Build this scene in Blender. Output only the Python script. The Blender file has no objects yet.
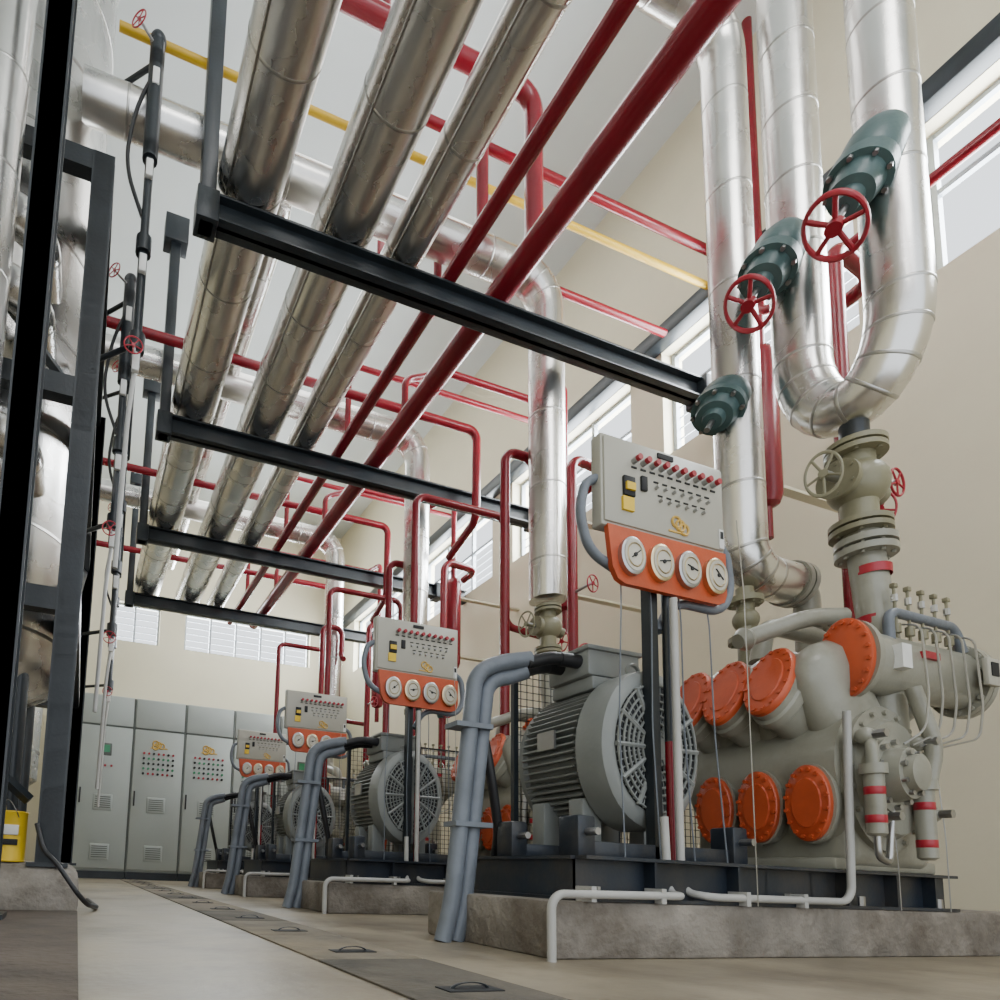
import bpy, bmesh, math, random
from mathutils import Vector, Matrix
random.seed(4)
H=0.25   # eye height above the floor; builder coordinates are measured from eye level
D=1.9    # spacing of the machine sets along the hall
V=Vector
# ------------------------------------------------------------------ materials
def mat(name,col,rough=0.5,metal=0.0,var=0.12,scale=6.0,bump=0.0,bscale=40,emit=0,rvar=0.0,dirt=None,dscale=1.2,stretch=None,dpos=(.45,.72)):
    m=bpy.data.materials.new(name); m.use_nodes=True
    nt=m.node_tree; N=nt.nodes; L=nt.links
    b=N['Principled BSDF']
    b.inputs['Roughness'].default_value=rough; b.inputs['Metallic'].default_value=metal
    tc=N.new('ShaderNodeTexCoord'); mp=N.new('ShaderNodeMapping')
    L.new(tc.outputs['Object'],mp.inputs['Vector'])
    if stretch: mp.inputs['Scale'].default_value=stretch
    n=N.new('ShaderNodeTexNoise'); n.inputs['Scale'].default_value=scale; n.inputs['Detail'].default_value=6
    L.new(mp.outputs['Vector'],n.inputs['Vector'])
    r=N.new('ShaderNodeValToRGB')
    r.color_ramp.elements[0].position=0.3; r.color_ramp.elements[1].position=0.7
    r.color_ramp.elements[0].color=[c*(1-var) for c in col]+[1]
    r.color_ramp.elements[1].color=[min(1,c*(1+var)) for c in col]+[1]
    L.new(n.outputs['Fac'],r.inputs['Fac'])
    out=r.outputs['Color']
    if dirt:
        n2=N.new('ShaderNodeTexNoise'); n2.inputs['Scale'].default_value=dscale; n2.inputs['Detail'].default_value=8
        n2.inputs['Roughness'].default_value=0.65
        L.new(mp.outputs['Vector'],n2.inputs['Vector'])
        r2=N.new('ShaderNodeValToRGB'); r2.color_ramp.elements[0].position=dpos[0]; r2.color_ramp.elements[1].position=dpos[1]
        L.new(n2.outputs['Fac'],r2.inputs['Fac'])
        mx=N.new('ShaderNodeMixRGB'); mx.inputs['Color2'].default_value=list(dirt)+[1]
        L.new(r2.outputs['Color'],mx.inputs['Fac']); L.new(out,mx.inputs['Color1']); out=mx.outputs['Color']
    L.new(out,b.inputs['Base Color'])
    if rvar:
        mr=N.new('ShaderNodeMapRange'); mr.inputs['To Min'].default_value=max(0.03,rough-rvar); mr.inputs['To Max'].default_value=rough+rvar
        L.new(n.outputs['Fac'],mr.inputs['Value']); L.new(mr.outputs['Result'],b.inputs['Roughness'])
    if bump:
        nb=N.new('ShaderNodeTexNoise'); nb.inputs['Scale'].default_value=bscale; nb.inputs['Detail'].default_value=5
        L.new(mp.outputs['Vector'],nb.inputs['Vector'])
        bp=N.new('ShaderNodeBump'); bp.inputs['Strength'].default_value=bump; bp.inputs['Distance'].default_value=0.02
        L.new(nb.outputs['Fac'],bp.inputs['Height']); L.new(bp.outputs['Normal'],b.inputs['Normal'])
    return m
M_alu=mat('aluminium_cladding',(.72,.705,.68),.27,1.0,.07,3,.08,8,rvar=.10)
M_seam=mat('cladding_seam',(.46,.45,.43),.35,1.0,.1,4)
M_red=mat('red_pipe_paint',(.20,.006,.015),.27,0,.15,4)
M_redb=mat('bright_red_paint',(.36,.012,.028),.34,0,.1,6)
M_blk=mat('black_steel_paint',(.014,.019,.024),.36,0,.3,5,.05,60)
M_navy=mat('navy_steel_paint',(.014,.021,.033),.40,0,.3,5,.05,60,dirt=(.05,.045,.04),dscale=4)
M_grn=mat('machine_grey_paint',(.295,.29,.240),.28,0,.08,3,.04,70,dirt=(.20,.19,.15),dscale=3)
M_mot=mat('motor_grey_paint',(.215,.228,.22),.38,0,.1,3,.04,60)
M_olv=mat('olive_valve_paint',(.22,.205,.13),.38,0,.15,5,.08,60)
M_org=mat('orange_cover_paint',(.52,.080,.024),.36,0,.12,6,.04,80,dirt=(.40,.06,.02),dscale=5)
M_yel=mat('yellow_pipe_paint',(.60,.37,.012),.4)
M_cream=mat('cream_wall_paint',(.69,.635,.475),.8,0,.03,1.0,.04,30,dirt=(.61,.56,.42),dscale=.5)
M_ceil=mat('ceiling_paint',(.66,.70,.70),.85,0,.04,.8)
M_plinth=mat('plinth_concrete',(.25,.225,.195),.9,0,.3,5,.8,25,dirt=(.10,.08,.06),dscale=3.2)
M_floor=mat('floor_concrete',(.30,.255,.185),.42,0,.16,2.5,.12,20,rvar=.2,dirt=(.13,.105,.075),dscale=1.7,dpos=(.44,.72))
M_slab=mat('dark_slab_concrete',(.070,.054,.040),.85,0,.35,6,.6,30,dirt=(.13,.10,.08))
M_cover=mat('trench_cover_concrete',(.18,.155,.12),.85,0,.25,6,.5,30,dirt=(.27,.22,.15))
M_cover2=mat('trench_cover_dark',(.09,.08,.065),.85,0,.3,6,.5,30,dirt=(.18,.15,.11))
M_cab=mat('cabinet_grey',(.36,.39,.37),.45,0,.03,2)
M_cabd=mat('cabinet_gap',(.10,.11,.10),.6)
M_pan=mat('panel_beige',(.42,.405,.345),.40,0,.04,4)
M_cond=mat('grey_conduit',(.145,.165,.195),.42,0,.15,8,.15,30)
M_wht=mat('white_conduit',(.42,.415,.40),.45,0,.1,5)
M_rub=mat('black_rubber',(.012,.012,.014),.45)
M_teal=mat('dark_teal_valve',(.065,.12,.12),.38,0,.2,5,.08,50)
M_dark=mat('dark_void',(.010,.011,.013),.7)
M_face=mat('dial_white',(.55,.52,.44),.4)
M_steel=mat('bare_steel',(.42,.42,.42),.35,1.0)
M_brass=mat('dial_bezel',(.60,.50,.32),.3,1.0)
M_ysk=mat('yellow_label',(.75,.50,.02),.5)
M_sq=mat('ochre_logo',(.60,.38,.08),.5)
M_glass=mat('window_frame_aluminium',(.30,.33,.36),.4,.3)
M_lampg=mat('green_lens',(.03,.22,.10),.3)
M_wlab=mat('white_label',(.75,.75,.73),.5)
M_wood=mat('brown_crate_wood',(.17,.09,.035),.7,0,.3,5)
# ------------------------------------------------------------------ mesh builder
def frame(n):
    n=V(n).normalized()
    a=V((0,0,1)) if abs(n.z)<0.9 else V((0,1,0))
    u=n.cross(a).normalized(); return u,n.cross(u).normalized()
def sc(d,sq): return V((d.x*sq[0],d.y*sq[1],d.z*sq[2])) if sq else d
class B:
    def __init__(s): s.v=[];s.f=[];s.m=[];s.mats=[]
    def mi(s,m):
        if m not in s.mats: s.mats.append(m)
        return s.mats.index(m)
    def rings(s,rs,m,caps=True,closed=False):
        k=s.mi(m); base=len(s.v); n=len(rs[0])
        for r in rs: s.v+= [tuple(p) for p in r]
        R=len(rs)
        for i in range(R if closed else R-1):
            a=base+i*n; b=base+((i+1)%R)*n
            for j in range(n):
                j2=(j+1)%n
                s.f.append((a+j,a+j2,b+j2,b+j)); s.m.append(k)
        if caps and not closed:
            s.f.append(tuple(base+j for j in reversed(range(n)))); s.m.append(k)
            a=base+(R-1)*n
            s.f.append(tuple(a+j for j in range(n))); s.m.append(k)
    def circ(s,c,u,v,r,seg,sq):
        o=[]
        for j in range(seg):
            t=2*math.pi*j/seg
            o.append(V(c)+sc(u*(math.cos(t)*r)+v*(math.sin(t)*r),sq))
        return o
    def lathe(s,p0,ax,prof,m,seg=28,sq=None,caps=True):
        ax=V(ax).normalized(); u,v=frame(ax)
        s.rings([s.circ(V(p0)+ax*t,u,v,max(r,1e-4),seg,sq) for t,r in prof],m,caps)
    def cyl(s,p0,p1,r,m,r1=None,seg=20,sq=None):
        p0=V(p0);p1=V(p1); d=p1-p0
        s.lathe(p0,d,[(0,r),(d.length,r if r1 is None else r1)],m,seg,sq)
    def path(s,pts,br,n=7):
        pts=[V(p) for p in pts]; out=[pts[0]]
        for i in range(1,len(pts)-1):
            a,b,c=pts[i-1],pts[i],pts[i+1]
            d1=(a-b);d2=(c-b); l=min(br,d1.length*.49,d2.length*.49)
            p=b+d1.normalized()*l; q=b+d2.normalized()*l
            for k in range(n+1):
                t=k/n
                w=math.cos((math.pi-d1.angle(d2))/2)
                den=(1-t)**2+2*w*t*(1-t)+t*t
                out.append((p*(1-t)**2+b*(2*w*t*(1-t))+q*t*t)/den)
        out.append(pts[-1]); return out
    def tube(s,pts,r,m,br=None,seg=14,n=7,seams=None,raw=False,every=.55):
        P=[V(p) for p in pts] if raw else s.path(pts,br if br is not None else r*2.5,n)
        T=[]
        for i in range(len(P)):
            a=P[max(i-1,0)];b=P[min(i+1,len(P)-1)]
            t=(b-a)
            T.append(t.normalized() if t.length>1e-7 else V((0,0,1)))
        u,v=frame(T[0]); rs=[]
        for i,p in enumerate(P):
            if i:
                q=T[i-1].rotation_difference(T[i]); u=q@u; v=q@v
            rs.append(s.circ(p,u,v,r,seg,None))
        s.rings(rs,m)
        if seams:
            for i in range(len(P)-1):
                a,b=P[i],P[i+1]; L=(b-a).length
                if L<1e-4: continue
                d=(b-a).normalized()
                k=max(1,int(L/every))
                for j in range(k):
                    if L<every and i%2: continue
                    c=a+(b-a)*((j+(0 if L<every else .5))/k)
                    w=.008
                    s.lathe(c-d*w,d,[(0,r*1.0),(.003,r*1.012),(2*w-.003,r*1.012),(2*w,r*1.0)],seams,seg,caps=False)
    def box(s,c,sz,m,bev=0,rot=None):
        bm=bmesh.new(); bmesh.ops.create_cube(bm,size=1)
        for q in bm.verts: q.co=V((q.co.x*sz[0],q.co.y*sz[1],q.co.z*sz[2]))
        if bev: bmesh.ops.bevel(bm,geom=bm.edges[:],offset=bev,segments=4 if bev>.02 else 2,affect='EDGES',profile=.5)
        M=Matrix.Translation(V(c))
        if rot: M=M@rot.to_4x4()
        k=s.mi(m); base=len(s.v); bm.verts.index_update()
        s.v+=[tuple(M@q.co) for q in bm.verts]
        for f in bm.faces: s.f.append(tuple(base+q.index for q in f.verts)); s.m.append(k)
        bm.free()
    def bb(s,a,b,m,bev=0):
        s.box([(a[i]+b[i])/2 for i in range(3)],[abs(b[i]-a[i]) for i in range(3)],m,bev)
    def torus(s,c,n,R,r,m,sq=None,sg=32,st=8):
        u,v=frame(n); n=V(n).normalized(); rs=[]
        for i in range(sg):
            t=2*math.pi*i/sg; d=u*math.cos(t)+v*math.sin(t)
            rs.append([V(c)+sc(d*(R+r*math.cos(2*math.pi*j/st))+n*(r*math.sin(2*math.pi*j/st)),sq) for j in range(st)])
        s.rings(rs,m,closed=True)
    def ball(s,c,r,m,seg=20,sq=None,ax=(0,0,1)):
        n=10; s.lathe(V(c)-V(ax).normalized()*r,ax,[(r-r*math.cos(math.pi*i/n),r*math.sin(math.pi*i/n)) for i in range(n+1)],m,seg,sq,caps=False)
    def bolts(s,c,n,R,nb,br,h,m,sq=None):
        u,v=frame(n); n=V(n).normalized()
        for i in range(nb):
            t=2*math.pi*(i+.5)/nb; p=V(c)+sc((u*math.cos(t)+v*math.sin(t))*R,sq); s.cyl(p,p+n*h,br,m,seg=6)
    def flange(s,c,n,R,th,m,nb=8,sq=None,bm_=None):
        n=V(n).normalized(); c=V(c)
        s.cyl(c-n*th/2,c+n*th/2,R,m,seg=28,sq=sq)
        for sg in (1,-1): s.bolts(c+n*(sg*th/2),n*sg,R*.8,nb,R*.08,th*.35,bm_ or m,sq)
    def wheel(s,c,n,R,m,sp=5,sq=None):
        n=V(n).normalized(); u,v=frame(n); c=V(c)
        s.torus(c,n,R,R*.085,m,sq)
        s.cyl(c-n*R*.1,c+n*R*.14,R*.2,m,seg=14)
        for i in range(sp):
            t=2*math.pi*i/sp+.3; d=sc(u*math.cos(t)+v*math.sin(t),sq)
            s.cyl(c+d*R*.1,c+d*R*.97,R*.065,m,seg=8)
    def finish(s,name,offs=((0,0,0),)):
        me=bpy.data.meshes.new(name)
        xs=[p[0] for p in s.v];ys=[p[1] for p in s.v];zs=[p[2] for p in s.v]
        o=V(((min(xs)+max(xs))/2,(min(ys)+max(ys))/2,min(zs)))
        me.from_pydata([tuple(V(p)-o) for p in s.v],[],s.f)
        for m in s.mats: me.materials.append(m)
        me.polygons.foreach_set('material_index',s.m)
        me.polygons.foreach_set('use_smooth',[True]*len(s.f))
        bm=bmesh.new(); bm.from_mesh(me); bmesh.ops.recalc_face_normals(bm,faces=bm.faces[:]); bm.to_mesh(me); bm.free()
        me.update(); me.set_sharp_from_angle(angle=math.radians(38))
        r=[]
        for i,f in enumerate(offs):
            ob=bpy.data.objects.new(name if i==0 else name+'.%03d'%i,me)
            ob.location=o+V(f)+V((0,0,H)); bpy.context.scene.collection.objects.link(ob); r.append(ob)
        return r
U4=[(0,D*i,0) for i in range(4)]
FZ=-H
# ------------------------------------------------------------------ room
XR=4.8; YB=11.6; XL=-3.3; ZC=7.0; WZ0,WZ1=3.86,4.90
b=B(); b.bb((XL-.2,-3,FZ-.12),(XR+.25,YB+.25,FZ),M_floor); b.finish('floor')
b=B(); b.bb((XL-.2,-3,ZC),(XR+.25,YB+.25,ZC+.15),M_ceil); b.finish('ceiling')
b=B(); b.bb((XL-.2,-3,FZ),(XL,YB+.25,ZC),M_cream); b.finish('wall_left')
wr=[(.3,2.15),(2.5,4.0),(4.35,6.1),(6.5,8.3),(8.7,10.8)]
b=B(); x0,x1=XR,XR+.25
b.bb((x0,-3,FZ),(x1,YB+.25,WZ0),M_cream); b.bb((x0,-3,WZ1),(x1,YB+.25,ZC),M_cream)
ys=[-3]+[q for w in wr for q in w]+[YB+.25]
for i in range(0,len(ys),2): b.bb((x0,ys[i],WZ0),(x1,ys[i+1],WZ1),M_cream)
b.finish('wall_right')
wb=[(.25,1.165),(1.64,4.19)]; BZ0,BZ1=4.1,4.85
b=B(); y0,y1=YB,YB+.25
b.bb((XL,y0,FZ),(XR,y1,BZ0),M_cream); b.bb((XL,y0,BZ1),(XR,y1,ZC),M_cream)
xs=[XL]+[q for w in wb for q in w]+[XR]
for i in range(0,len(xs),2): b.bb((xs[i],y0,BZ0),(xs[i+1],y1,BZ1),M_cream)
b.finish('wall_back')
k=1
for (a,c) in wr:
    b=B(); xf=XR+.14
    for z in (WZ0+.02,WZ1-.02,WZ0+.62): b.bb((xf-.02,a,z-.018),(xf+.02,c,z+.018),M_glass)
    n=3
    for i in range(n+1):
        y=a+(c-a)*i/n; y=min(max(y,a+.02),c-.02); b.bb((xf-.025,y-.018,WZ0),(xf+.025,y+.018,WZ1),M_glass)
    if k>1:
        for i in range(1,6):
            z=WZ0+.62*i/6; b.bb((xf+.02,a,z-.004),(xf+.03,c,z+.004),M_glass)
    b.finish('window_%d'%k); k+=1
for (a,c) in wb:
    b=B(); yf=YB+.12
    for z in (BZ0+.02,BZ1-.02): b.bb((a,yf-.02,z-.02),(c,yf+.02,z+.02),M_glass)
    n=max(2,int((c-a)/.45))
    for i in range(n+1):
        x=min(max(a+(c-a)*i/n,a+.02),c-.02); b.bb((x-.018,yf-.025,BZ0),(x+.018,yf+.025,BZ1),M_glass)
    for i in range(1,6):
        z=BZ0+(BZ1-BZ0)*i/6; b.bb((a,yf+.02,z-.006),(c,yf+.035,z+.006),M_glass)
    b.finish('window_%d'%k); k+=1
b=B(); b.bb((XR-.14,-2.9,WZ1),(XR,YB,WZ1+.15),M_blk,.01); b.finish('trim_1')
b=B(); b.bb((XL+.05,-2.5,FZ),(.02,3.28,FZ+.012),M_slab,.004); b.finish('floor_screed_patch')
b=B(); b.bb((-2.6,3.26,FZ-.1),(.02,5.9,-.012),M_plinth,.13); b.finish('vessel_foundation_block')
# trench covers
b=B()
y=-.8; i=0
while y<10:
    L=.62
    b.bb((.66,y,FZ),(1.0,y+L-.012,FZ+.006),M_cover if i%3 else M_cover2,.002)
    b.bb((.77,y+.12,FZ+.006),(.91,y+.18,FZ+.009),M_dark,.001)
    b.torus((.84,y+.15,FZ+.008),(0,1,0),.045,.005,M_blk,sq=(1,1,.3),sg=18,st=6)
    y+=L; i+=1
b.finish('cable_trench_cover')
# ------------------------------------------------------------------ electrical cabinets
cw=.85
for i in range(5):
    b=B(); x=-.1+cw*i; x2=x+cw-.01; yF=10.5
    b.bb((x,yF,FZ),(x2,yF+.8,FZ+.12),M_blk)
    b.bb((x,yF+.02,FZ+.12),(x2,yF+.8,2.76),M_cab,.012)
    b.bb((x+.015,yF-.005,2.26),(x2-.015,yF+.03,2.74),M_cab,.008)
    b.bb((x+.015,yF-.01,FZ+.16),(x2-.015,yF+.03,2.23),M_cab,.01)
    b.bb((x+.01,yF+.012,2.23),(x2-.01,yF+.025,2.26),M_cabd)
    b.bb((x2-.014,yF-.004,FZ+.14),(x2+.008,yF+.018,2.74),M_cabd)
    cx=(x+x2)/2
    for zz in (.85,.05):
        b.bb((cx-.15,yF-.025,zz),(cx+.15,yF,zz+.26),M_cab,.01)
        for j in range(6): b.bb((cx-.12,yF-.03,zz+.04+j*.034),(cx+.12,yF-.024,zz+.052+j*.034),M_cabd)
    b.bb((x+.05,yF-.03,.95),(x+.075,yF,1.2),M_rub,.004)
    if i in (1,2,3):
        for r in range(5):
            for c in range(7):
                b.cyl((cx-.24+c*.08,yF-.012,1.50+r*.085),(cx-.24+c*.08,yF-.03,1.50+r*.085),.020,[M_redb,M_lampg,M_dark,M_lampg,M_redb][r] if (c+r)%3 else M_dark,seg=8)
    if i in (1,2):
        for r in range(4): b.torus((cx-.06+.05*(r%3),yF-.014,2.02-.02*r),(0,1,0),.045,.012,M_sq,sg=14,st=5)
        b.bb((cx-.14,yF-.016,1.93),(cx+.14,yF-.01,1.95),M_sq)
    if i in (0,4):
        b.bb((cx-.09,yF-.02,1.75),(cx+.09,yF,1.95),M_cabd,.004); b.bb((cx-.06,yF-.024,1.8),(cx+.06,yF-.02,1.92),M_lampg)
        for c in range(3): b.cyl((cx-.1+c*.1,yF-.012,1.58),(cx-.1+c*.1,yF-.03,1.58),.02,M_redb,seg=8)
    b.finish('electrical_cabinet')
# ------------------------------------------------------------------ overhead rack
bz=3.74
PL=((.698,.195,4.1),(1.32,.19,4.095),(1.737,.13,4.04),(2.07,.05,3.96),(2.47,.085,3.99))
for i in range(4):
    b=B(); y=3.3+D*i
    b.bb((.45,y-.012,bz),(XR,y+.012,bz+.165),M_blk)
    b.bb((.45,y-.06,bz),(XR,y+.06,bz+.016),M_blk,.003); b.bb((.45,y-.06,bz+.149),(XR,y+.06,bz+.165),M_blk,.003)
    b.bb((.40,y-.05,bz-.03),(.49,y+.05,ZC if i==0 else 5.7),M_blk,.006)
    b.bb((.38,y-.07,bz-.03),(.51,y+.07,bz+.17),M_blk,.006)
    if i: b.bb((.34,y-.08,5.55),(.55,y+.08,5.8),M_blk,.006)
    b.bb((4.3,y-.09,bz-.02),(4.42,y+.09,bz+.18),M_blk,.006)
    for (x,r,z) in PL:
        b.bb((x-.05,y-.05,bz+.16),(x+.05,y+.05,z-r+.001),M_blk)
    b.finish('pipe_rack_beam')
for (x,r,z) in PL[:3]:
    b=B(); b.tube([(x,-1,z),(x,9.5,z)],r,M_alu,seg=40,seams=M_seam,every=.62)
    for e,s_ in ((9.5,1),(-1,-1)):
        b.lathe((x,e,z),(0,s_,0),[(0,r),(.05,r*.85),(.09,r*.5),(.1,0)],M_alu,40)
    b.bb((x-r*.75-.004,-1,z-r*.66-.012),(x-r*.75+.004,9.5,z-r*.66+.004),M_seam)
    b.finish('insulated_header_pipe')
for (x,r,z) in PL[3:]:
    b=B(); b.tube([(x,-1,z),(x,9.6,z)],r,M_red,seg=24)
    for y in (1.2,4.1,6.3,8.4): b.cyl((x,y,z),(x,y+.02,z),r*1.04,M_red,seg=24)
    b.finish('red_header_pipe')
b=B(); b.tube([(1.05,3.9,7.0),(1.05,3.9,4.75),(1.05,9.6,4.75)],.1,M_alu,br=.2,seg=24,seams=M_seam); b.finish('insulated_upper_pipe')
# suction branch lines
for (y,z,x0,yb) in ((3.61,4.66,-.3,3.61),(5.55,4.66,-.4,5.5),(7.8,4.66,-.4,7.45)):
    b=B(); b.tube([(x0,y,z),(3.15,y,z),(3.15,y,2.05)],.13,M_alu,br=.3,seg=32,seams=M_seam,every=.5)
    b.finish('insulated_suction_pipe')
dxp=3.19
b=B(); b.tube([(0.9,2.22,4.98),(dxp,2.22,4.98),(dxp,2.22,1.64),(3.52,2.22,1.64)],.108,M_alu,br=.27,seg=32,seams=M_seam,every=.5)
b.flange((3.53,2.22,1.64),(1,0,0),.12,.03,M_grn); b.flange((3.57,2.22,1.64),(1,0,0),.12,.03,M_grn)
b.tube([(3.56,2.22,1.64),(3.66,2.22,1.62),(3.66,2.22,1.1)],.06,M_grn,br=.08); b.flange((3.66,2.22,1.42),(0,0,1),.11,.03,M_grn)
b.cyl((dxp,2.22,1.55),(dxp,2.22,1.05),.04,M_olv); b.flange((dxp,2.22,1.48),(0,0,1),.08,.03,M_olv); b.ball((dxp,2.22,1.38),.06,M_olv); b.flange((dxp,2.22,1.27),(0,0,1),.08,.03,M_olv)
b.finish('insulated_discharge_pipe')
# U-loop
ux=3.26; ur=.116
P=[V((ux,1.94,ZC))]+[V((ux,1.94,z)) for z in (6,5,4,3.2)]
for i in range(17):
    t=math.pi*i/16; P.append(V((ux,1.745+.195*math.cos(t),2.62-.37*math.sin(t))))
P+=[V((ux,1.55,z)) for z in (3.2,4,5,6,ZC)]
b=B(); b.tube(P,ur,M_alu,seg=36,raw=True)
RP=[(0,ur),(.003,ur*1.015),(.013,ur*1.015),(.016,ur)]
for i,p in enumerate(P[1:-1]):
    a=P[i];c=P[i+2]; d=(c-a).normalized()
    if i<5 or i>20 or i%2==0: b.lathe(p-d*.008,d,RP,M_seam,36,caps=False)
for z in (3.6,4.4): 
    for y in (1.94,1.55): b.lathe((ux,y,z),(0,0,1),RP,M_seam,36,caps=False)
b.cyl((ux,1.745,2.3),(ux,1.745,2.06),.055,M_blk)
b.finish('insulated_u_bend_pipe')
# angled stop valves
def angvalve(att,wh,R,withwheel=True):
    b=B(); a=V(att); w=V(wh); d=(w-a); L=d.length; d.normalize()
    b.lathe(a,d,[(0,.105),(L*.10,.118),(L*.30,.118),(L*.36,.105),(L*.38,.125),(L*.50,.125),(L*.51,.10),(L*.66,.085),(L*.68,.055),(L*.78,.045)],M_teal,28)
    b.bolts(a+d*L*.50,d,.112,8,.011,.02,M_steel)
    b.cyl(a+d*L*.7,a+d*L*1.03,.014,M_steel)
    if withwheel: b.wheel(w,d,R,M_redb,sq=(.66,.66,1.08))
    b.finish('angle_stop_valve')
angvalve((ux-.09,1.94,3.26),(2.90,1.94,2.82),.15)
angvalve((ux-.06,1.55,3.38),(2.92,1.585,2.87),.165)
angvalve((3.12,2.22,2.62),(2.94,2.2,2.36),.1,False)
def gate(b,x,y,z,r,whR=.085):
    b.ball((x,y,z),r,M_olv)
    b.cyl((x,y,z-r*2.2),(x,y,z+r*1.7),r*.6,M_olv)
    for zz in (z+r*1.3,z+r*1.6,z-r*1.7,z-r*2.0): b.flange((x,y,zz),(0,0,1),r*.98,r*.2,M_olv,6)
    b.cyl((x,y,z),(x-r*1.2,y,z),r*.62,M_olv); b.flange((x-r*1.15,y,z),(1,0,0),r*.75,r*.16,M_olv,6)
    b.cyl((x-r*1.1,y,z),(x-r*2.0,y,z),r*.16,M_steel,seg=10); b.wheel((x-r*2.0,y,z),(1,0.4,0),whR,M_olv,sq=(.7,.7,1.1))
    b.cyl((x,y,z),(x+r*1.3,y,z-.02),r*.4,M_olv); b.wheel((x+r*1.3,y,z-.08),(1,.4,0),whR*.85,M_redb,sq=(.7,.7,1.1))
b=B(); gate(b,ux,1.745,1.85,.115,.092)
b.cyl((ux,1.74,1.65),(ux,1.70,1.08),.066,M_grn,seg=24)
b.flange((ux,1.73,1.56),(0,0,1),.11,.03,M_grn); b.flange((ux,1.73,1.515),(0,0,1),.11,.03,M_grn)
for z_ in (1.40,1.17): b.lathe((ux,1.712,z_),(0,0,1),[(0,.0665),(.001,.0675),(.04,.0675),(.041,.0665)],M_redb,24,caps=False)
b.finish('suction_stop_valve')
for (yt,yb) in ((3.61,3.61),(5.55,5.5),(7.8,7.5)):
    b=B(); gate(b,3.15,yt,1.84,.095,.085); b.tube([(3.15,yt,1.66),(3.15,yt,1.4),(3.15,yb-.02,1.3),(3.15,yb-.02,1.08)],.06,M_grn,br=.08)
    b.finish('suction_stop_valve')
# ------------------------------------------------------------------ red / yellow cross pipes
def pipe(name,pts,r,m,br=None,seg=16,extra=None):
    b=B(); b.tube(pts,r,m,br=br,seg=seg)
    if extra: extra(b)
    b.finish(name)
pipe('yellow_gas_pipe',[(-.12,3.44,5.0),(4.66,3.44,5.0)],.026,M_yel)
pipe('red_cross_pipe',[(.75,3.16,5.5),(2.66,3.16,5.5),(2.66,3.16,4.3),(2.5,3.16,4.04)],.062,M_red,.15)
def ex1(b): b.wheel((4.55,3.23,5.23),(0,1,.3),.05,M_redb); b.cyl((4.55,3.23,5.23),(4.55,3.33,5.2),.01,M_steel)
pipe('red_cross_pipe',[(1.6,3.35,6.9),(1.6,3.35,5.2),(4.79,3.35,5.2)],.034,M_red,extra=ex1)
pipe('red_cross_pipe',[(2.07,3.8,4.0),(2.3,3.8,4.3),(2.3,3.8,4.86),(4.6,3.8,4.86)],.032,M_red)
seps=(2.56,4.25,6.0,7.9)
for j,o in enumerate((0,1.9,3.8)):
    pipe('red_cross_pipe',[(-.4,5.0+o,4.46),(3.5,5.0+o,4.46),(3.5,5.0+o,3.52),(3.65,5.7+o,3.5)],.042,M_red,.1)
    pipe('red_cross_pipe',[(2.07,5.25+o,3.98),(2.2,5.25+o,4.2),(2.2,5.25+o,5.0),(4.6,5.25+o,5.0)],.03,M_red)
    pipe('red_cross_pipe',[(2.47,4.6+o,4.05),(2.47,4.6+o,4.4),(2.9,4.6+o,4.6),(3.9,4.6+o,4.6),(3.9,seps[j+1],4.5),(3.9,seps[j+1],3.66)],.032,M_red)
pipe('red_cross_pipe',[(2.07,3.1,4.0),(2.2,3.1,4.2),(2.2,3.1,4.9),(2.2,4.6,4.9),(2.2,4.6,6.9)],.04,M_red)
pipe('red_wall_pipe',[(4.6,1.0,4.3),(4.6,3.0,4.3),(4.6,3.0,6.9)],.035,M_red)
for i in range(4):
    o=D*i
    def ex(b,o=o,i=i):
        z=2.32 if i else 2.0
        b.wheel((3.66,1.80+o,z),(0,1,0),.07,M_redb,sq=(.75,1,1)); b.cyl((3.65,1.8+o,z),(3.65,2.0+o,z),.012,M_steel)
        if i: b.wheel((3.60,1.82+o,1.75),(.5,1,0),.08,M_redb,sq=(.75,.75,1)); b.cyl((3.6,1.82+o,1.75),(3.65,2.0+o,1.75),.012,M_steel); b.ball((3.65,2+o,1.75),.06,M_teal)
    pipe('red_discharge_pipe',[(3.65,2.0+o,.9),(3.65,2.0+o,3.5),(4.1,2.05+o,3.5),(4.1,2.3+o,3.5)],.04,M_red,.12,extra=ex)
    if i: pipe('red_discharge_pipe',[(2.92,1.9+o,.95),(2.92,1.9+o,3.3),(3.2,1.9+o,3.3),(3.2,1.9+o,2.9),(3.2,1.82+o,2.85)],.036,M_red,.1)
    if i: pipe('red_equalising_pipe',[(2.5,2.52+o,-.25),(2.5,2.52+o,3.2),(3.4,2.52+o,3.2),(3.4,2.52+o,2.2),(3.9,2.6+o,2.2)],.032,M_red,.1)
for (y) in seps:
    b=B(); b.lathe((3.9,y,2.15),(0,0,1),[(0,.03),(.2,.03),(.2,.03),(.22,.07),(.27,.088),(1.2,.088),(1.26,.07),(1.29,.03),(1.5,.03)],M_red,24)
    b.bb((3.98,y-.03,2.5),(XR,y+.03,2.52),M_cream); b.bb((3.98,y-.03,3.2),(XR,y+.03,3.22),M_cream)
    b.finish('oil_separator_vessel')
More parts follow.
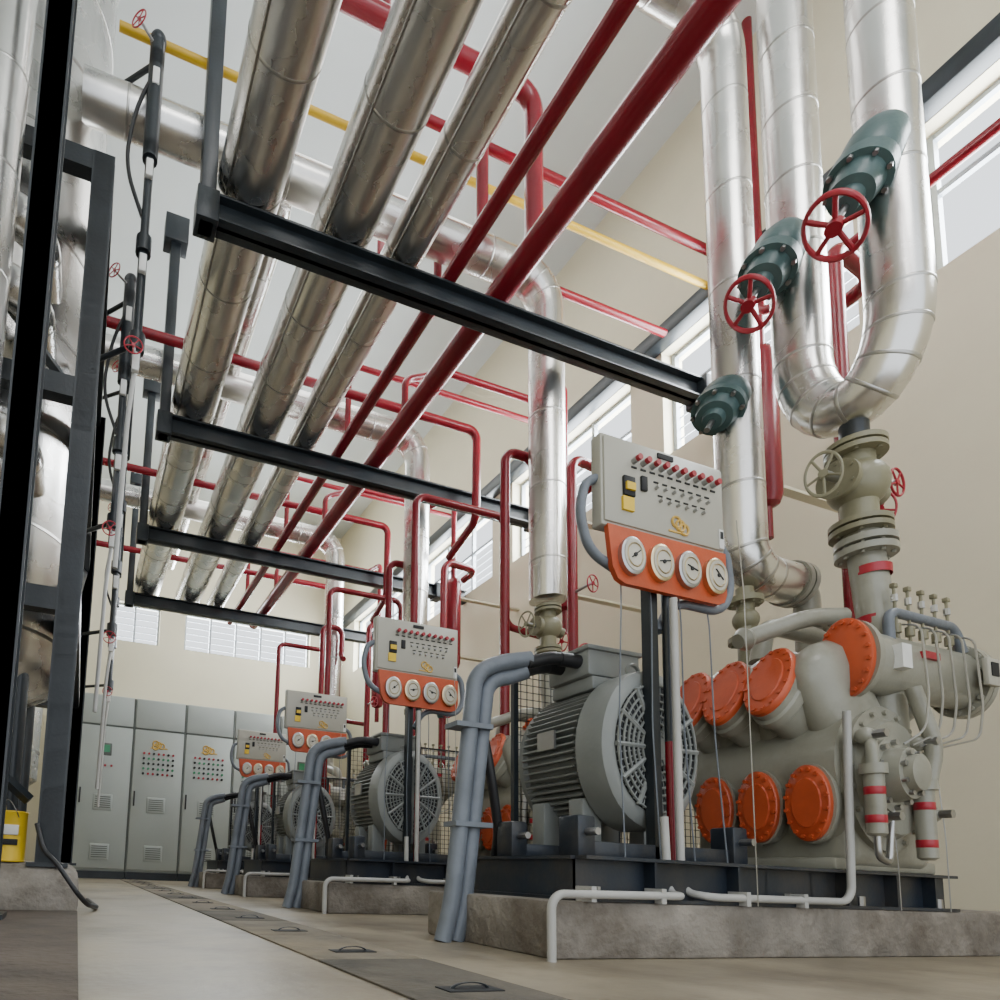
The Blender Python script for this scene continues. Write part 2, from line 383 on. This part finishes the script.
# ------------------------------------------------------------------ unit: plinth & skid
b=B(); b.bb((1.46,1.66,FZ),(4.4,2.42,-.062),M_plinth,.012); b.finish('concrete_plinth',U4)
b=B(); zt,z0=.09,-.062
fx0,fx1,fy0,fy1=1.6,3.6,1.71,2.36
for y in (fy0,fy1-.01):
    b.bb((fx0,y,z0),(fx1,y+.012,zt),M_navy); 
for x in (fx0,fx1-.012,2.5,2.75): b.bb((x,fy0,z0),(x+.012,fy1,zt),M_navy)
for (z) in (z0,zt-.012):
    b.bb((fx0,fy0-.05,z),(fx1,fy0+.012,z+.012),M_navy); b.bb((fx0,fy1-.05,z),(fx1,fy1,z+.012),M_navy)
    b.bb((fx0-.02,fy0,z),(fx0+.04,fy1,z+.012),M_navy)
for x in (1.9,2.3,2.9,3.2,3.45): b.bb((x,fy0-.045,z0),(x+.01,fy0,zt),M_navy)
b.bb((1.75,1.8,zt),(2.5,1.87,zt+.06),M_navy,.005); b.bb((1.75,2.16,zt),(2.5,2.23,zt+.06),M_navy,.005)
for x in (1.72,2.48):
    for y in (1.83,2.19): b.bb((x-.04,y-.05,zt),(x+.04,y+.05,zt+.15),M_navy,.01); b.cyl((x,y-.1,zt+.09),(x,y+.06,zt+.09),.014,M_steel,seg=8)
for x in (1.66,1.95,2.6,3.0,3.5): b.cyl((x,fy0-.03,z0+.012),(x,fy0-.03,z0+.05),.012,M_steel,seg=6)
b.finish('skid_base_frame',U4)
# ------------------------------------------------------------------ motor
b=B(); mx,mz=2.13,.535; sq=(.78,1,1); my=1.85
b.lathe((mx,my,mz),(0,1,0),[(0,.27),(.004,.29),(.02,.318),(.05,.325),(.15,.325),(.15,.285),(.17,.275)],M_mot,48,sq)
b.lathe((mx,my+.15,mz),(0,1,0),[(0,.262),(.34,.262),(.35,.29),(.375,.29),(.385,.24),(.40,.12),(.42,.1)],M_mot,40,sq)
b.cyl((mx,my+.5,mz),(mx,my+.54,mz),.03,M_steel)
n=60
for i in range(n):
    t=2*math.pi*i/n; d=V((math.cos(t)*.78,0,math.sin(t)))
    if math.sin(t)<-.93: continue
    c=V((mx,my+.33,mz))+d*.28
    b.box(c,(.05,.31,.007),M_mot,rot=Matrix.Rotation(-math.atan2(d.z,d.x),3,'Y'))
b.cyl((mx,my-.001,mz),(mx,my-.004,mz),.262,M_dark,seg=40,sq=sq)
for R in (.07,.10,.13,.16,.19,.22,.255): b.torus((mx,my-.01,mz),(0,1,0),R,.0055,M_mot,sq,40,6)
for i in range(12):
    t=2*math.pi*i/12; d=V((math.cos(t)*.78,0,math.sin(t))); p=V((mx,my-.010,mz)); b.cyl(p+d*.05,p+d*.265,.010,M_mot,seg=6)
for i in range(48):
    t=2*math.pi*i/48; d=V((math.cos(t)*.78,0,math.sin(t))); p=V((mx,my-.006,mz)); b.cyl(p+d*.10,p+d*.262,.003,M_mot,seg=4)
b.cyl((mx,my-.014,mz),(mx,my,mz),.065,M_mot,seg=24,sq=sq)
for x in (mx-.16,mx+.16):
    for y in (my+.2,my+.42): b.bb((x-.05,y-.04,.15),(x+.05,y+.04,.34),M_mot,.01)
b.bb((mx-.13,my+.18,.81),(mx+.13,my+.42,.87),M_mot,.01)
b.bb((mx-.15,my+.18,.87),(mx+.13,my+.42,.985),M_mot,.012)
b.bb((mx-.16,my+.17,.98),(mx+.14,my+.43,1.00),M_mot,.006)
b.torus((mx-.02,my+.08,mz+.33),(0,1,0),.03,.008,M_mot,sg=16,st=6)
for yy,zz in ((my+.24,.94),(my+.34,.94)): b.cyl((mx-.15,yy,zz),(mx-.25,yy,zz),.03,M_rub,seg=12)
b.bb((mx-.262,my+.26,mz+.02),(mx-.25,my+.36,mz+.10),M_steel)
b.finish('electric_motor',U4)
# ------------------------------------------------------------------ compressor
b=B(); cx=3.12; sy=(1,.54,1)
b.bb((2.90,1.66,.09),(3.46,2.32,.60),M_grn,.07)
b.bb((2.86,1.68,.09),(3.5,2.3,.14),M_grn,.012)
b.lathe((cx,1.64,.52),(0,1,0),[(0,.2),(.02,.27),(.66,.27),(.69,.2)],M_grn,36)
for y in (1.75,1.95,2.15):
    b.lathe((2.95,y,.36),(-1,0,0),[(0,.172),(.04,.162),(.07,.155),(.08,.166),(.11,.166)],M_grn,36,(1,.58,1))
    b.lathe((2.84,y,.36),(-1,0,0),[(0,.158),(.018,.158),(.022,.151)],M_org,36,sy)
    b.bolts((2.82,y,.36),(-1,0,0),.14,16,.0085,.012,M_org,sy)
    b.lathe((2.818,y,.36),(-1,0,0),[(0,.105),(.006,.10)],M_org,30,sy)
for (ang,L,bx,bz_,col,ys_) in ((156,.42,3.14,.725,M_org,(1.84,2.03,2.21)),(122,.50,3.12,.64,M_grn,(1.74,1.94,2.14)),(88,.54,3.2,.56,M_grn,(1.92,2.12)),(50,.52,3.15,.52,M_org,(1.85,2.05,2.24))):
    d=V((math.cos(math.radians(ang)),0,math.sin(math.radians(ang))))
    for y in ys_:
        s_=(1,.56,1); o=V((bx,y,bz_))
        b.lathe(o,d,[(.05,.18),(L-.12,.172),(L-.11,.186),(L-.07,.186),(L-.06,.172),(L-.03,.172)] if col is M_org else [(.05,.18),(L-.16,.172),(L-.09,.145),(L-.05,.08),(L-.035,.01)],M_grn,36,s_)
        if col is M_org:
            b.lathe(o,d,[(L-.03,.170),(L-.01,.170),(L,.160)],col,36,s_)
            b.bolts(o+d*(L-.008),d,.148,16,.009,.014,col,s_); b.lathe(o+d*L,d,[(0,.11),(.006,.105)],col,30,s_)
q=(.82,1,1)
b.lathe((cx,1.66,.47),(0,-1,0),[(0,.30),(.025,.30),(.03,.25),(.06,.23),(.065,.17)],M_grn,40,q)
b.bolts((cx,1.635,.47),(0,-1,0),.275,18,.011,.015,M_grn,q)
px_,pz=3.04,.47
b.lathe((px_,1.6,pz),(0,-1,0),[(0,.15),(.03,.15),(.032,.11),(.09,.10),(.092,.075),(.12,.07),(.13,.04)],M_grn,30,q)
b.bolts((px_,1.568,pz),(0,-1,0),.13,10,.012,.018,M_steel,q); b.bolts((px_,1.51,pz),(0,-1,0),.085,8,.01,.016,M_steel,q)
b.torus((px_,1.5,pz),(0,-1,0),.055,.012,M_dark,q,20,6)
for (x,z0_,z1_) in ((2.9,.22,.50),(3.2,.14,.46)):
    b.lathe((x,1.56,z0_),(0,0,1),[(0,.02),(.01,.032),(z1_-z0_-.04,.032),(z1_-z0_-.04,.044),(z1_-z0_,.044)],M_grn,20)
    for zz in (z0_+.05,z1_-.12): b.lathe((x,1.56,zz),(0,0,1),[(0,.0323),(.001,.033),(.03,.033),(.031,.0323)],M_redb,20,caps=False)
    b.tube([(x,1.56,z1_),(x,1.56,z1_+.08),(x+.06,1.6,z1_+.12)],.02,M_grn)
b.tube([(2.9,1.56,.22),(2.9,1.56,.14),(3.0,1.58,.12),(3.04,1.58,.36)],.012,M_steel)
b.tube([(3.22,1.58,.85),(3.26,1.54,.6),(3.24,1.56,.46)],.028,M_grn,br=.08)
for x,z in ((3.24,.62),(2.92,.62),(3.3,.33),(2.98,.30)): b.ball((x,1.59,z),.034,M_grn); b.cyl((x,1.59,z),(x,1.52,z),.018,M_steel,seg=6)
hs=(1,.58,1); hy,hz=1.66,.965
b.lathe((2.97,hy,hz),(1,0,0),[(0,.165),(.03,.165),(.032,.13),(.80,.13),(.81,.12)],M_grn,36,(1,.68,1))
b.lathe((2.97,hy,hz),(-1,0,0),[(0,.168),(.02,.168),(.024,.158)],M_org,36,hs); b.bolts((2.95,hy,hz),(-1,0,0),.15,18,.009,.014,M_org,hs)
h2=(1,.68,1)
b.lathe((3.70,hy,hz),(1,0,0),[(0,.165),(.03,.165)],M_grn,36,h2); b.lathe((3.735,hy,hz),(1,0,0),[(0,.165),(.03,.165),(.04,.1)],M_grn,36,h2); b.bolts((3.70,hy,hz),(-1,0,0),.148,14,.011,.016,M_grn,h2)
b.bb((3.10,hy-.115,hz-.05),(3.16,hy-.080,hz+.05),M_wlab); b.bb((3.28,hy-.10,hz+.02),(3.38,hy-.075,hz+.05),M_redb)
b.bb((3.62,hy-.14,hz-.06),(3.71,hy-.12,hz+.06),M_pan,.004); b.bb((3.64,hy-.144,hz-.02),(3.69,hy-.138,hz+.04),M_dark)
b.cyl((3.25,hy+.03,.86),(3.25,hy+.03,.6),.07,M_grn); b.cyl((3.6,hy+.1,.9),(3.4,2.0,.6),.06,M_grn)
b.tube([(3.17,1.62,1.06),(3.17,1.62,1.19),(3.62,1.62,1.19),(3.67,1.62,1.08)],.020,M_cond,br=.05)
for j in range(5):
    x=3.22+.09*j
    b.cyl((x,1.62,1.05),(x,1.62,1.31),.006,M_olv,seg=8); b.cyl((x,1.62,1.10),(x,1.62,1.14),.016,M_olv,seg=10); b.cyl((x,1.62,1.24),(x,1.62,1.27),.012,M_steel,seg=8); b.bb((x-.012,1.61,1.30),(x+.012,1.63,1.32),M_olv,.003)
    b.tube([(x,1.6,1.13),(x-.02,1.53,1.1),(x-.02,1.52,.8),(x-.04,1.53,.66),(3.1+.05*j,1.56,.6)],.0042,M_steel,br=.04,seg=6)
b.tube([(2.74,1.9,1.10),(2.98,1.80,1.2),(3.15,1.77,1.22)],.038,M_grn,br=.08); b.lathe((2.74,1.9,1.10),(-1,.3,-.4),[(0,.043),(.02,.053),(.05,.033)],M_grn,16)
b.tube([(2.95,2.0,1.05),(3.0,2.0,1.24),(3.4,2.0,1.24),(3.45,2.0,1.0)],.04,M_grn,br=.08)
b.finish('reciprocating_compressor',U4)
# ------------------------------------------------------------------ belt guard (wire mesh)
b=B(); gx0,gx1,gy,gz0,gz1=1.9,3.3,2.40,-.06,1.0
for (a,c) in (((gx0,gz0),(gx1,gz0)),((gx0,gz1),(gx1,gz1)),((gx0,gz0),(gx0,gz1)),((gx1,gz0),(gx1,gz1)),((2.5,gz0),(2.5,gz1))):
    b.bb((min(a[0],c[0])-.012,gy-.012,min(a[1],c[1])),(max(a[0],c[0])+.012,gy+.012,max(a[1],c[1])+.01),M_blk)
x=gx0
while x<gx1: b.bb((x-.0015,gy-.0015,gz0),(x+.0015,gy+.0015,gz1),M_blk); x+=.035
z=gz0
while z<gz1: b.bb((gx0,gy-.0015,z-.0015),(gx1,gy+.0015,z+.0015),M_blk); z+=.035
b.finish('belt_guard',U4)
# ------------------------------------------------------------------ control panel
b=B()
PX=.012
def X(x): return x+PX
b.bb((X(1.775),1.76,1.35),(X(2.41),1.81,1.725),M_pan,.008); b.bb((X(1.785),1.752,1.365),(X(2.40),1.765,1.71),M_pan,.004)
Y=1.752
for j in range(10):
    x=X(1.93+j*.046); b.cyl((x,Y,1.635),(x,Y-.02,1.635),.013,M_steel,seg=12); b.cyl((x,Y-.018,1.635),(x,Y-.034,1.635),.0125,M_redb,seg=12); b.bb((x-.013,Y-.003,1.605),(x+.013,Y,1.612),M_dark)
for j in range(7):
    x=X(2.04+j*.045); b.cyl((x,Y,1.55),(x,Y-.016,1.55),.007,M_steel,seg=10); b.bb((x-.012,Y-.003,1.57),(x+.012,Y,1.576),M_dark)
for j in range(6):
    x=X(2.06+j*.045); b.cyl((x,Y,1.50),(x,Y-.016,1.50),.007,M_steel,seg=10); b.bb((x-.012,Y-.003,1.518),(x+.012,Y,1.523),M_dark)
b.bb((X(2.05),Y-.006,1.68),(X(2.13),Y,1.70),M_dark)
b.bb((X(1.87),Y-.012,1.48),(X(1.925),Y,1.56),M_dark,.003); b.bb((X(1.865),Y-.010,1.42),(X(1.92),Y,1.475),M_ysk); b.bb((X(1.875),Y-.02,1.50),(X(1.918),Y-.01,1.53),M_ysk)
for r in range(3): b.torus((X(2.14+.02*r),Y-.003,1.43-.012*r),(0,1,0),.022,.005,M_sq,sg=16,st=5)
b.bb((X(2.10),Y-.004,1.385),(X(2.20),Y,1.392),M_sq)
b.bb((X(1.96),Y-.01,1.52),(X(1.99),Y,1.58),M_dark,.003)
b.bb((X(2.37),Y-.004,1.37),(X(2.395),Y,1.45),M_wlab); b.bb((X(2.375),Y-.006,1.41),(X(2.39),Y-.003,1.44),M_dark)
k=b.mi(M_org); prof=[(1.80,1.355),(2.41,1.355),(2.41,1.18),(2.395,1.145),(2.36,1.13),(1.88,1.13),(1.845,1.145),(1.82,1.19)]
base=len(b.v)
for yy in (1.755,1.775): b.v+=[(X(x),yy,z) for x,z in prof]
n=len(prof); b.f+=[tuple(base+i for i in range(n)),tuple(base+n+i for i in reversed(range(n)))]; b.m+=[k,k]
for i in range(n): b.f.append((base+i,base+(i+1)%n,base+n+(i+1)%n,base+n+i)); b.m.append(k)
gs=(.80,1,1)
for j in range(4):
    x=X(1.905+.143*j); z=1.238
    b.lathe((x,1.756,z),(0,-1,0),[(0,.075),(.02,.075),(.024,.068),(.024,.062)],M_brass if j%2 else M_steel,28,gs)
    b.cyl((x,1.734,z),(x,1.730,z),.062,M_face,seg=28,sq=gs)
    b.cyl((x,1.75,z),(x,1.80,z),.06,M_dark,seg=20,sq=gs)
    b.torus((x,1.7295,z),(0,1,0),.046,.0035,M_brass,gs,24,4)
    b.box((x+.004,1.728,z+.004),(.055,.003,.004),M_dark,rot=Matrix.Rotation(-.7+j*.5,3,'Y')); b.cyl((x,1.731,z),(x,1.726,z),.008,M_dark,seg=10)
    b.tube([(x,1.80,z-.04),(x+.01*j,1.80,1.08),(x+.02*j-.02,1.80,.6),(x+.03*j-.02,1.78,-.05)],.0028,M_cond,br=.06,seg=6)
b.bb((2.06,1.80,-.062),(2.10,1.84,1.36),M_blk); b.bb((1.98,1.74,-.062),(2.18,1.90,-.045),M_blk); b.bb((1.9,1.79,1.20),(2.3,1.83,1.24),M_blk)
b.cyl((2.135,1.79,-.06),(2.135,1.79,.55),.018,M_red,seg=12); b.cyl((2.135,1.79,.55),(2.135,1.79,1.15),.018,M_blk,seg=12)
b.tube([(1.79,1.79,1.55),(1.74,1.79,1.52),(1.71,1.79,1.40),(1.75,1.79,1.25),(1.88,1.79,1.2)],.018,M_cond,br=.08)
b.tube([(2.40,1.79,1.42),(2.47,1.79,1.38),(2.49,1.79,1.22),(2.43,1.79,1.12),(2.2,1.82,1.14),(2.12,1.82,1.0)],.018,M_cond,br=.08)
b.finish('gauge_control_panel',U4)
# conduits
b=B()
for dx,dy,t in ((0,0,0),(.07,.02,.045)):
    b.tube([(1.36+dx,2.14+dy,FZ),(1.40+dx,2.14+dy,-.1),(1.47+dx,2.14+dy,.55),(1.50+dx,2.14+dy,.84-t*.5),(1.62+dx,2.13+dy,.90-t),(1.74,2.10+dy,.92-t)],.034,M_cond,br=.09,seg=16)
for zz in (.2,.6): b.bb((1.39,2.10,zz),(1.56,2.19,zz+.02),M_cond)
b.tube([(1.72,2.10,.90),(1.84,2.09,.94),(1.92,2.09,.94)],.027,M_rub,br=.05); b.tube([(1.72,2.14,.87),(1.84,2.18,.92),(1.92,2.19,.94)],.027,M_rub,br=.05)
b.tube([(1.56,2.2,.7),(1.62,2.2,.45),(1.7,2.25,.2),(1.72,2.3,.1)],.02,M_rub,br=.1)
b.finish('motor_cable_conduit',U4)
b=B()
b.tube([(1.425,1.625,FZ),(1.425,1.625,-.04),(2.01,1.645,-.035),(2.03,1.725,-.03),(2.03,1.735,.25)],.014,M_wht,br=.05)
b.tube([(2.105,1.735,1.1),(2.105,1.735,-.02),(2.125,1.645,-.035),(2.87,1.64,-.035),(2.87,1.62,.72)],.014,M_wht,br=.06)
for x in (1.6,1.9,2.3,2.6): b.bb((x-.01,1.63,-.063),(x+.01,1.70,-.012),M_wht)
b.finish('white_conduit',U4)
b=B()
for x,zz in ((2.30,1.1),(3.1,.15),(3.42,.25)):
    b.tube([(x,1.62,zz+.3),(x+.01,1.61,zz),(x+.03,1.62,-.062)],.002,M_steel,br=.05,seg=6)
b.finish('capillary_tube',U4)
# ------------------------------------------------------------------ left structure
def icol(b,x,y,w,z0_,z1_):
    b.bb((x-w/2,y-w/2,z0_),(x+w/2,y-w/2+.012,z1_),M_blk); b.bb((x-w/2,y+w/2-.012,z0_),(x+w/2,y+w/2,z1_),M_blk); b.bb((x-w*.42,y-w/2,z0_),(x+w*.42,y+w/2,z1_),M_blk)
    b.bb((x-w*.8,y-w*.8,z0_),(x+w*.8,y+w*.8,z0_+.02),M_blk)
b=B(); icol(b,-.36,2.8,.12,FZ+.012,ZC); b.finish('steel_column')
b=B(); cols=((-.14,3.40),(-.10,5.6),(-1.5,3.40),(-1.5,5.6))
for (x,y) in cols: icol(b,x,y,.12,-.03,4.0)
for z in (1.3,2.5,3.9):
    b.bb((-1.5,3.36,z),(-.17,3.44,z+.12),M_blk); b.bb((-.16,3.40,z),(-.08,5.65,z+.12),M_blk); b.bb((-1.5,5.55,z),(-.1,5.65,z+.12),M_blk)
for (p,q_) in (((-.12,3.45,1.4),(-.12,5.5,2.5)),((-.25,3.40,.3),(-1.45,3.40,1.3)),((-.25,3.40,2.6),(-1.4,3.40,3.9))): b.cyl(p,q_,.03,M_blk,seg=4)
b.finish('steel_support_frame')
b=B(); c=(-.66,4.0,0); R=.5
b.lathe((c[0],c[1],.9),(0,0,1),[(0,.1),(.03,.3),(.1,.43),(.22,.5),(5.6,.5),(5.75,.4),(5.85,.1)],M_alu,56)
for i in range(9): b.lathe((c[0],c[1],1.25+.6*i),(0,0,1),[(0,R),(.003,R*1.006),(.02,R*1.006),(.023,R)],M_seam,56,caps=False)
for a in (45,135,225,315):
    x=c[0]+.4*math.cos(math.radians(a)); y=c[1]+.4*math.sin(math.radians(a)); b.cyl((x,y,-.02),(x,y,1.1),.05,M_blk)
b.finish('insulated_accumulator_vessel')
b=B(); b.tube([(-.64,3.12,FZ),(-.64,3.12,ZC)],.12,M_alu,seg=28,seams=M_seam); b.finish('insulated_riser_pipe')
for z in (2.9,3.3,2.1): 
    b=B(); b.tube([(-1.9,3.20,z),(-.42,3.20,z),(-.42,3.7,z)],.10,M_alu,br=.18,seg=24,seams=M_seam); b.finish('insulated_branch_pipe')
def lvl(x,y,z0_,z1_):
    b=B(); b.cyl((x,y,z0_),(x,y,z1_),.026,M_blk,seg=12)
    n=int((z1_-z0_)/.55)+1
    for i in range(n):
        z=z0_+.15+(z1_-z0_-.3)*i/max(1,n-1)
        b.cyl((x,y,z-.05),(x,y,z+.05),.045,M_blk,seg=12)
        if i in (0,n-1): b.tube([(x,y,z),(-.20,y+.3,z)],.016,M_blk)
        b.bb((x-.02,y-.05,z-.20),(x+.02,y-.02,z-.09),M_wlab,.005)
    b.cyl((x,y,z1_-.8),(x,y,z1_),.045,M_blk,seg=12); b.ball((x,y,z1_),.05,M_blk)
    b.wheel((x-.02,y-.1,z0_+.05),(0,1,0),.05,M_redb); b.cyl((x-.02,y-.1,z0_+.05),(x,y,z0_+.05),.008,M_steel)
    b.wheel((x-.12,y-.1,z1_-.05),(1,1,0),.05,M_redb); b.cyl((x-.12,y-.1,z1_-.05),(x,y,z1_-.05),.008,M_steel)
    b.tube([(x,y,z1_-.2),(x-.1,y,z1_-.5),(x-.14,y,z1_-.9),(x-.02,y,z1_-1.2)],.012,M_rub,br=.2)
    b.tube([(x,y,z0_),(x-.02,y,z0_-.3),(x-.03,y,z0_-1.2)],.014,M_wht,br=.1)
    b.finish('liquid_level_gauge')
lvl(.11,3.4,2.8,4.95); lvl(.07,4.3,2.2,4.2); lvl(.14,5.3,1.8,4.3); lvl(.2,7.0,1.8,4.0)
b=B(); b.lathe((-1.1,7.6,.7),(0,0,1),[(0,.1),(.05,.4),(.2,.6),(4.9,.6),(5.1,.4),(5.2,.1)],M_alu,48)
for i in range(7): b.lathe((-1.1,7.6,1.2+.65*i),(0,0,1),[(0,.6),(.003,.605),(.03,.605),(.033,.6)],M_seam,48,caps=False)
for a in (45,135,225,315):
    x=-1.1+.5*math.cos(math.radians(a)); y=7.6+.5*math.sin(math.radians(a)); b.cyl((x,y,FZ),(x,y,1.0),.06,M_blk)
b.finish('insulated_receiver_vessel')
tx,ty=-.325,3.42
b=B(); b.lathe((tx,ty,-.012),(0,0,1),[(0,.074),(.006,.078),(.012,.074),(.24,.074),(.246,.078),(.252,.074),(.248,.05)],M_ysk,28)
b.bb((tx-.03,ty-.078,.07),(tx+.04,ty-.066,.10),M_dark,.003); b.bb((tx-.03,ty-.078,.12),(tx+.04,ty-.066,.17),M_wlab,.003)
b.torus((tx,ty,.23),(1,.4,.5),.076,.0025,M_steel,sg=24,st=5); b.finish('paint_tin')
pipe('black_hose',[(-.2,3.3,.18),(-.16,3.27,.05),(-.10,3.24,.0),(0.05,3.2,-.2),(.12,3.5,-.235),(.08,4.2,-.235)],.012,M_rub,.1)
b=B()
for z in (0.0,.12,.24,.36): b.bb((-.62,3.60,z),(-.40,3.80,z+.10),M_wood,.012)
b.bb((-.6,3.61,-.012),(-.42,3.79,.46),M_wood); b.finish('wooden_crate')
# ------------------------------------------------------------------ lights
def area(name,loc,rot,sx,sy,p,col=(1,1,1)):
    l=bpy.data.lights.new(name,'AREA'); l.shape='RECTANGLE'; l.size=sx; l.size_y=sy; l.energy=p; l.color=col
    o=bpy.data.objects.new(name,l); o.location=(loc[0],loc[1],loc[2]+H); o.rotation_euler=rot; bpy.context.scene.collection.objects.link(o)
for (a,c) in wr: area('window_daylight',(XR+.6,(a+c)/2,(WZ0+WZ1)/2),(0,math.radians(90),0),2.2,c-a+.8,620,(.90,.96,1))
for (a,c) in wb: area('window_daylight',((a+c)/2,YB+.6,(BZ0+BZ1)/2),(math.radians(-90),0,0),c-a+.6,1.6,230*(c-a),(.90,.96,1))
area('ceiling_fill_light',(1.5,-1.6,6.7),(math.radians(20),0,0),2.5,2.5,170,(1,.99,.97))  # added fill light behind the camera, no lamp fixture there
area('ceiling_fill_light',(2.4,5.0,6.9),(0,0,0),2.0,4,75,(1,.99,.96))  # added fill under the ceiling to brighten the hall, no fixture modelled
area('ceiling_fill_light',(2.4,9.0,6.9),(0,0,0),2.0,3,60,(1,.99,.96))  # same kind of added fill, for the far end
w=bpy.data.worlds.new('overcast_sky'); bpy.context.scene.world=w; w.use_nodes=True
w.node_tree.nodes['Background'].inputs[0].default_value=(.88,.94,1,1); w.node_tree.nodes['Background'].inputs[1].default_value=2.1
# ------------------------------------------------------------------ camera
cam=bpy.data.cameras.new('camera'); co=bpy.data.objects.new('camera',cam); bpy.context.scene.collection.objects.link(co)
fw=V((.3098,.9446,.1090)).normalized(); up=V((-.0720,-.0911,.9932)); up=(up-fw*up.dot(fw)).normalized(); rt=fw.cross(up)
Mx=Matrix((( rt.x,up.x,-fw.x,0),(rt.y,up.y,-fw.y,0),(rt.z,up.z,-fw.z,H),(0,0,0,1)))
co.matrix_world=Mx
cam.sensor_width=36; cam.lens=.6255*36; cam.shift_x=.2141; cam.shift_y=.3017; cam.clip_start=.05
bpy.context.scene.camera=co
